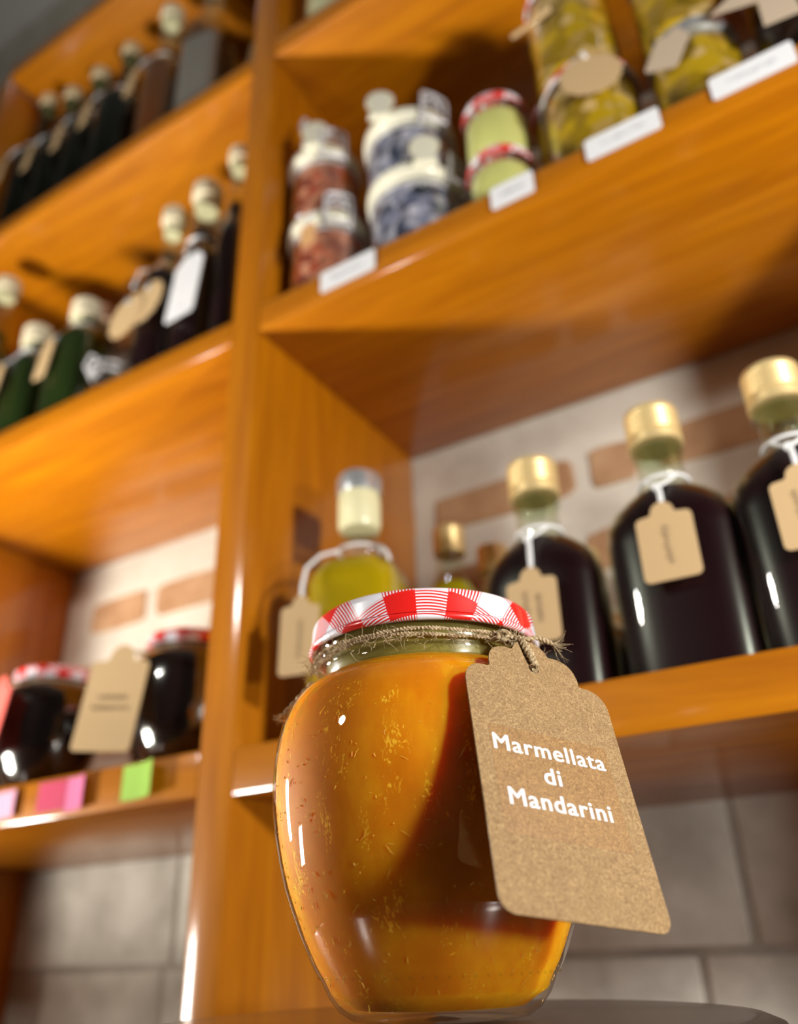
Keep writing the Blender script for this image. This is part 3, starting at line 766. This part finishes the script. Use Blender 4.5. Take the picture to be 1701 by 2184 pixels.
def mush_jar(x, y, z, h, r, label, lidmat='g', tag=None, rz=0):
    t = thing('preserve_jar', label, 'jar', (x, y, z), rz, 'tall jars of yellow mushrooms in oil')
    lh = .42
    prof = [(0, .02), (r*.85, 0), (r*.97, .1), (r, .3), (r, h-lh-.5), (r*.98, h-lh-.35), (r*.90, h-lh-.12), (r*.90, h-.1)]
    part('glass_body', ('mj', h, r), lambda bb: bb.lathe(prof, 44), GL, t)
    part('mushrooms', ('mjc', h, r), lambda bb: bb.lathe([(max(q-.05, 0), zz+.05) for q, zz in prof[:7]], 44), M_mush, t, 'yellow mushrooms in oil')
    if lidmat == 'g': gingham_lid('lid', r*1.0, lh, M_gingS, t, (0, 0, h-lh), .9)
    else:
        o = part('lid', ('wl', r, lh), lambda bb: bb.lathe([(r*.9, 0), (r, .02), (r*1.01, .07), (r*.985, .14), (r*.985, lh-.08), (r*.93, lh), (0, lh)], 44), M_silver, t, 'pale grey metal lid', loc=(0, 0, h-lh))
    if tag == 'scallop':
        q = MB(); scallop_tag(q, .78, 18, .04); o = q.build('tag', M_kraftplain, t, 'round scalloped kraft tag', smooth=0)
        o.location = Vector((.42, -r-.08, h-1.1))*U; o.rotation_euler = (PI/2-.05, 0, .25)
        q = MB(); q.tube([(.3, -r*1.01, h-.1), (.36, -r-.03, h-.2), (.38, -r-.08, h-.4)], .06, 6); q.tube(ring_pts(r*1.01, h-lh-.02, 36), .04, 6, cyc=True)
        q.build('string', M_string, t, 'white string')
    if tag == 'brown':
        o = hang_tag(t, (-.1, -r-.06, h-.35), .85, 1.3, (PI/2-.05, .5, -.1), mat=M_greytag, label='brown card tag')
    return t
mush_jar(10.1, 1.65, ZD, 3.75, 1.3, 'lower jar of yellow mushrooms with gingham lid and round kraft tag', tag='scallop')
mush_jar(9.95, 1.65, ZD+3.76, 4.2, 1.22, 'upper jar of yellow mushrooms stacked on the gingham lidded one')
mush_jar(12.84, 1.5, ZD, 3.1, 1.12, 'lower jar of yellow mushrooms with grey lid and brown tag', lidmat='s', tag='brown')
mush_jar(12.8, 1.5, ZD+3.11, 3.6, 1.08, 'upper jar of yellow mushrooms stacked on the grey lidded one', lidmat='s')
def far_jar():
    t = gingham_jar(15.3, 1.6, ZD, 'dark jar with pale kraft paper wings at the upper right corner', M_dark, 1.1, 1, 1.1, .4, None, straight=True, h=4.2, cl='preserve')
    b = MB(); b.slab([(-1.25, .25), (.1, 1.3), (1.1, 1.6), (1.1, .1), (.45, 0), (.5, -.9), (-.3, -.9), (-.25, .05)], -.02, .02)
    o = b.build('paper_wrap', M_greytag, t, 'cut kraft paper wing', smooth=0); o.location = Vector((-.55, -1.25, 2.2))*U; o.rotation_euler = (PI/2-.05, 0, .1)
far_jar()
# tag sticking out at the upper yellow jar
t = thing('paper_roll', 'thin rolled paper tag poking out left of the upper mushroom jar', 'tag', (9.2, .35, ZD+5.75), 0)
b = MB(); b.tube([(-.6, -.02, .05), (-.2, 0, .15), (.2, 0, .25), (.6, .0, .4)], .09, 8, taper=lambda q: .7+.3*q); b.build('roll', M_kraftplain, t)
# things on the very top right shelf
def top_jar():
    t = thing('preserve_jar', 'pale jar glimpsed above the top right shelf beside the upright', 'jar', (1.6, 1.3, ZF))
    b = MB(); b.lathe([(0, .02), (.9, 0), (1, .1), (1, 2.6), (.85, 2.9), (.85, 3.2)], 36); b.build('glass_body', GL, t)
    b = MB(); b.lathe([(0, .06), (.85, .06), (.94, .14), (.94, 2.5), (0, 2.5)], 36); b.build('preserve', M_seal, t, 'pale yellow contents')
    b = MB(); b.lathe([(0, 2.9), (.95, 2.9), (.97, 2.95), (.97, 3.25), (.9, 3.3), (0, 3.3)], 36); b.build('lid', M_gold, t, 'gold lid')
top_jar()

# ------------------------------------------------------------------ paper labels and sticky notes on the shelf fronts
def shelf_label(x0, x1, zc, h, label, tilt=0):
    w = x1-x0; b = MB(); b.slab(rect_outline(w, h, .09), -.012, .012)
    o = b.build('shelf_label', M_paper, None, None, smooth=0)
    o.location = Vector(((x0+x1)/2, -.02, zc))*U; o.rotation_euler = (PI/2, tilt, 0)
    tagobj(o, label, 'label', 'white paper labels on the right shelf edge')
    q = MB(); squiggles(q, w*.75, h, 1, False, int(x0*10)+3, .016); q.build('faint_writing', M_greyprint, o, 'faint grey writing')
SL = [[2.27,4.08,5.26,0.72],[7.57,8.73,5.33,0.74],[10.09,11.88,5.42,0.70],[13.03,14.80,5.45,0.70]]
for (a, c, zc, h), lab in zip(SL, ['leftmost white shelf label, below the red pepper jars', 'shortest white shelf label, below the green cream jars', 'white shelf label below the gingham lidded mushroom jar', 'rightmost white shelf label, in the dim upper right']):
    shelf_label(a, c, zc, h, lab, -.0)
def note(x0, x1, z0, z1, mat, name, label, curl=0, side=1):
    b = MB(); n = 10; vs = []; fs = []
    for i in range(n+1):
        u = i/n; x = x0+(x1-x0)*u
        q = u if side > 0 else 1-u
        y = -.012-curl*max(0, q-.35)**1.6
        for zz2 in (z0, z1): vs.append((x, y, zz2)); vs.append((x, y-.012, zz2))
    for i in range(n):
        a = i*4; fs += [(a, a+4, a+6, a+2), (a+1, a+3, a+7, a+5), (a+2, a+6, a+7, a+3), (a, a+1, a+5, a+4)]
    fs += [(0, 2, 3, 1), (n*4, n*4+1, n*4+3, n*4+2)]
    b.add(vs, fs); cx = (x0+x1)/2; cz = (z0+z1)/2
    for i in range(len(b.v)): b.v[i] = (b.v[i][0]-cx, b.v[i][1], b.v[i][2]-cz)
    o = b.build(name, mat, None, None, smooth=30); o.location = Vector((cx, 0, cz))*U
    return tagobj(o, label, 'sticky note')
note(-3.42, -2.18, -8.02, -7.2, M_green, 'sticky_note', 'bright green sticky note curling off the lower left shelf edge', .55)
note(-6.5, -5.4, -7.98, -7.25, M_rose, 'sticky_note', 'deep pink sticky note, left half of the middle pair')
note(-5.42, -4.6, -8.05, -7.25, M_pink, 'sticky_note', 'light pink sticky note overlapping the deep pink one', .35)
note(-8.6, -7.3, -8.0, -7.3, M_pinkpale, 'sticky_note', 'pale pink sticky note at the left edge of the photo', .2)

# ------------------------------------------------------------------ stand under the foreground jar
JX, JY, JZ = 8.051, -5.411, -12.05
st = thing('display_stand', 'round dark glossy metal display stand under the mandarin jar', 'stand', (7.8, -4.9, ZFLOOR))
H = JZ-ZFLOOR
M_stand = plain('dark_steel_top', (.16, .145, .13), .22, metal=.75, coat=.4)
b = MB(); b.lathe([(0, H-.5), (3.2, H-.5), (3.5, H-.46), (3.62, H-.34), (3.64, H-.22), (3.56, H-.08), (3.40, H-.015), (3.2, H), (0, H)], 128); b.build('top_disc', M_stand, st)
b = MB(); b.lathe([(0, .5), (.55, .5), (.55, H-.5), (0, H-.5)], 32); b.build('column', M_stand, st)
b = MB(); b.lathe([(0, 0), (3.6, 0), (3.7, .1), (3.6, .35), (.9, .55), (0, .55)], 64); b.build('base', M_stand, st)

# ------------------------------------------------------------------ the foreground jar
jr = thing('jam_jar', 'large glass jar of orange mandarin jam with gingham lid on the display stand', 'jar', (JX, JY, JZ))
P = orcio_prof()
NK = [(1.315, 3.70), (1.33, 3.74), (1.37, 3.77), (1.38, 3.81), (1.34, 3.85), (1.315, 3.90), (1.345, 3.95), (1.35, 3.99), (1.31, 4.03), (1.30, 4.22), (1.20, 4.25)]
b = MB(); b.lathe(P+NK[1:], 128); b.build('glass_body', GL, jr, 'clear glass body with threaded neck')
ins = [(max(r-.04, 0), z+(.10 if z < .2 else .02)) for r, z in P[:22]]
ins[-1] = (1.30, 3.60)
b = MB(); b.lathe(ins+[(1.1, 3.60), (0, 3.58)], 128); b.build('jam', M_jam, jr, 'orange mandarin jam')
b = MB(); b.lathe([(0, 3.61), (1.22, 3.61), (1.24, 3.66), (1.24, 4.12), (1.1, 4.2), (0, 4.2)], 96); b.build('syrup', M_syrup, jr, 'yellow green syrup in the neck')
# lid: v axis of its print points at the camera
ang = math.atan2(CAM[1]/U-JY, CAM[0]/U-JX) - PI/2
gingham_lid('lid', 1.46, .42, M_ging, jr, (0, 0, 3.945), ang, 160)
# zest shreds just inside the glass
rz = random.Random(11); b = MB()
def prof_r(z):
    for i in range(len(P)-1):
        if P[i][1] <= z <= P[i+1][1] and P[i+1][1] > P[i][1]:
            f = (z-P[i][1])/(P[i+1][1]-P[i][1]); return P[i][0]*(1-f)+P[i+1][0]*f
    return 1.3
camang = math.atan2(CAM[1]/U-JY, CAM[0]/U-JX)
for k in range(420):
    z = rz.uniform(.15, 3.4); a = camang+rz.uniform(-1.7, 1.7); q = []
    L = rz.choice([.02, .03, .04, .06, .1]); da = rz.uniform(-1, 1); dz = rz.uniform(-1, 1)
    for i in range(4):
        z2 = min(max(z+dz*L*i/3+rz.uniform(-.008, .008), .12), 3.42); a2 = a+(da*L*i/3+rz.uniform(-.008, .008))/1.6
        rr = prof_r(z2)-.034; q.append((rr*math.cos(a2), rr*math.sin(a2), z2))
    b.tube(q, rz.uniform(.002, .0065), 4, taper=lambda f: .5+.5*math.sin(PI*f+.01))
o = b.build('zest', M_zest, jr, 'fine yellow zest shreds'); o['kind'] = 'stuff'
# knurled dots round the foot of the glass
b = MB()
for i in range(64):
    a = 2*PI*i/64; rr = prof_r(.42)+.004
    bm = bmesh.new(); bmesh.ops.create_icosphere(bm, subdivisions=1, radius=.018)
    b.bm(bm, Matrix.Translation(Vector((rr*math.cos(a), rr*math.sin(a), .42))))
b.build('foot_beading', GL, jr, 'row of tiny glass beads')

# twine round the neck and through the tag
def twisted(bb, path, r, turns, strands=2):
    path = [Vector(q) for q in path]; n = len(path)
    for s_ in range(strands):
        q = []
        for i in range(n):
            d = (path[min(i+1, n-1)]-path[max(i-1, 0)]).normalized()
            a = Vector((0, 0, 1)) if abs(d.z) < .9 else Vector((1, 0, 0))
            u = d.cross(a).normalized(); w = d.cross(u)
            t_ = 2*PI*(turns*i/n+s_/strands)
            q.append(path[i]+(u*math.cos(t_)+w*math.sin(t_))*r*.55)
        bb.tube(q, r*.62, 6)
# tag pose
TAGS = 1.8100; TAGH = 1.4040
TAGN = Vector((0.81477, -0.48288, 0.32088)); HOLE = Vector((1.68625, -0.57206, 3.35282))
TAGM = Matrix(((0.54018, -0.21059, 0.81477, 1.98825*U), (0.83329, 0.26917, -0.48288, -0.96635*U), (-0.11762, 0.93979, 0.32088, 1.99264*U), (0, 0, 0, 1)))
b = MB(); tw = MB()
na = [2*PI*i/220 for i in range(221)]
TAGUP = Vector((TAGM[0][1], TAGM[1][1], TAGM[2][1])); TAGX = Vector((TAGM[0][0], TAGM[1][0], TAGM[2][0]))
kn = HOLE+TAGUP*.36-TAGX*.10+TAGN*.03; ka = math.atan2(kn.y, kn.x)-.12
twisted(tw, [(1.39*math.cos(ka+t_), 1.39*math.sin(ka+t_), 3.85+.012*math.sin(7*t_)) for t_ in na], .026, 95)
twisted(tw, [(1.37*math.cos(ka+t_), 1.37*math.sin(ka+t_), 3.80-.13*max(0, math.sin(t_))+.02*math.sin(5*t_)) for t_ in na], .026, 95)
s0 = Vector((1.39*math.cos(ka), 1.39*math.sin(ka), 3.83))
mid = (s0+kn)/2+Vector((0, 0, .02))
def seg(a, c, n=14): return [a.lerp(c, i/(n-1)) for i in range(n)]
twisted(tw, seg(s0, kn)+seg(kn, HOLE+TAGUP*.16-TAGX*.05+TAGN*.055, 8)[1:]+seg(HOLE+TAGUP*.16-TAGX*.05+TAGN*.055, HOLE+TAGN*.05, 8)[1:]+seg(HOLE+TAGN*.05, HOLE-TAGUP*.03-TAGN*.05, 6)[1:], .042, 9)
twisted(tw, seg(s0, mid)+seg(mid, HOLE-TAGN*.06)[1:], .03, 9)
for k in range(4):   # the knot
    c = s0.lerp(kn, .45); rr = .055
    tw.tube([(c.x+rr*math.cos(a+k)*1.1, c.y+rr*math.sin(a+k*2), c.z+rr*math.sin(a*1.0+k)*.9) for a in [i*.6 for i in range(11)]], .026, 6)
tail = [kn, kn+TAGX*.22+TAGUP*.07+TAGN*.02, kn+TAGX*.42+TAGUP*.06]
twisted(tw, seg(tail[0], tail[1], 8)+seg(tail[1], tail[2], 8)[1:], .03, 4)
# loose end poking out on the far left
la = math.atan2(rt.y, rt.x)+PI
le = Vector((1.62*math.cos(la), 1.62*math.sin(la), 3.42))
twisted(tw, seg(Vector((1.40*math.cos(la), 1.40*math.sin(la), 3.66)), le, 10)+seg(le, Vector((1.80*math.cos(la), 1.80*math.sin(la), 3.22)), 8)[1:], .045, 3)
two = tw.build('twine', M_twine, jr, 'fuzzy brown jute twine')
fz = MB(); rf = random.Random(5)
def hair(p0, d, L, n=6, r=.0036, wig=.35):
    q = [Vector(p0)]; d = Vector(d).normalized()
    for i in range(n):
        d = (d+Vector((rf.gauss(0, wig), rf.gauss(0, wig), rf.gauss(0, wig)))).normalized(); q.append(q[-1]+d*L/n)
    fz.tube(q, r, 4, taper=lambda f: 1-.6*f)
for k in range(520):
    a = rf.uniform(0, 2*PI); rr = 1.41; z = 3.80-.1*rf.random()
    hair((rr*math.cos(a), rr*math.sin(a), z), (math.cos(a)+rf.gauss(0, .8), math.sin(a)+rf.gauss(0, .8), rf.gauss(.1, .8)), rf.uniform(.06, .26))
for k in range(60):
    c = s0.lerp(kn, rf.random()); hair(c, (rf.gauss(0, 1), rf.gauss(0, 1), rf.gauss(.2, 1)), rf.uniform(.08, .3))
for k in range(26): hair(tail[2], (tail[2]-tail[1])+Vector((rf.gauss(0, .08),)*3), rf.uniform(.08, .3), wig=.2)
for k in range(46):
    hair((1.80*math.cos(la), 1.80*math.sin(la), 3.22), (math.cos(la)+rf.gauss(0, .8), math.sin(la)+rf.gauss(0, .8), rf.gauss(0, .9)), rf.uniform(.05, .14))
o = fz.build('twine_fibres', M_twine, two, 'loose jute fibres', smooth=0); o['kind'] = 'stuff'

# the big tag
def arc3(p0, p1, bulge, n=10):
    """arc from p0 to p1 bulging to the left of travel"""
    p0 = Vector(p0); p1 = Vector(p1); d = p1-p0; nrm = Vector((-d.y, d.x)).normalized(); L = d.length
    out = []
    for i in range(n+1):
        f = i/n; out.append(tuple(p0+d*f+nrm*bulge*L*math.sin(PI*f)**.8))
    return out
HH = TAGH/2
ol = []
def right_half():
    q = []
    q += arc3((.0, 1.005), (.128, .915), .16, 6)
    q += arc3((.140, .912), (.315, .745), .28, 10)
    q += arc3((.335, .735), (.497, .585), .26, 10)
    return q
rh = right_half()
ol += rh
r_ = .085
ol += [(.5-r_+r_*math.cos(t_), -HH+r_+r_*math.sin(t_)) for t_ in [math.radians(-90*i/8) for i in range(9)]]
ol += [(-.5+r_-r_*math.sin(t_), -HH+r_-r_*math.cos(t_)) for t_ in [math.radians(90*i/8) for i in range(9)]]
ol += [(-x, y) for x, y in reversed(rh)][:-1]
b = MB(); b.slab([(x*TAGS, y*TAGS) for x, y in ol], -.008, .008, hole=(.003*TAGS, .80*TAGS, .037*TAGS))
tg = b.build('tag', M_kraft, jr, 'large scalloped kraft tag reading Marmellata di Mandarini', smooth=0)
tg.matrix_local = TAGM
b = MB(); b.slab([(x*TAGS, (y+.0)*TAGS) for x, y in [(-.40, .325), (.385, .325), (.385, -.305), (-.40, -.305)]], .0085, .0100)
M_stick = kraft_fibre(); M_stick.name = 'kraft_sticker'
for n_ in M_stick.node_tree.nodes:
    if n_.type == 'VALTORGB' and len(n_.color_ramp.elements) == 3:
        for e in n_.color_ramp.elements: c = e.color; e.color = (c[0]*.98, c[1]*.86, c[2]*.66, 1)
M_stick.node_tree.nodes['Principled BSDF'].inputs['Roughness'].default_value = .5
b.build('clear_sticker', M_stick, tg, 'slightly darker rectangular sticker', smooth=0)
def lettering(txt, x0, x1, base, cap):
    cu = bpy.data.curves.new('lettering', 'FONT'); cu.body = txt; cu.size = 1; cu.space_character = 1.10
    to = bpy.data.objects.new('tmp', cu); C.objects.link(to)
    dg = bpy.context.evaluated_depsgraph_get(); dg.update()
    src = bpy.data.meshes.new_from_object(to.evaluated_get(dg)); bpy.data.objects.remove(to)
    vs = []; fs = []; w_ = .022
    for k, (dx, dy) in enumerate([(-w_, -.01), (-w_/2, .01), (0, -.01), (w_/2, .01), (w_, -.01), (0, .01)]):
        n = len(vs); vs += [(v.co.x+dx, v.co.y+dy, k*.00002) for v in src.vertices]
        fs += [tuple(i+n for i in p_.vertices) for p_ in src.polygons]
    xs = [v[0] for v in vs]; a, c = min(xs), max(xs); ch = .73+.02
    me = bpy.data.meshes.new('lettering')
    me.from_pydata([((x0+(v[0]-a)/(c-a)*(x1-x0))*TAGS*U, (base+(v[1]+.01)/ch*cap)*TAGS*U, (.0112+v[2]*4)*U) for v in vs], [], fs)
    link('lettering', me, tg, plainwhite, 'white bold lettering')
plainwhite = plain('white_print', (.72, .71, .72), .6)
lettering('Marmellata', -.385, .352, .172, .105)
lettering('di', -.095, .018, .016, .105)
lettering('Mandarini', -.345, .305, -.143, .105)
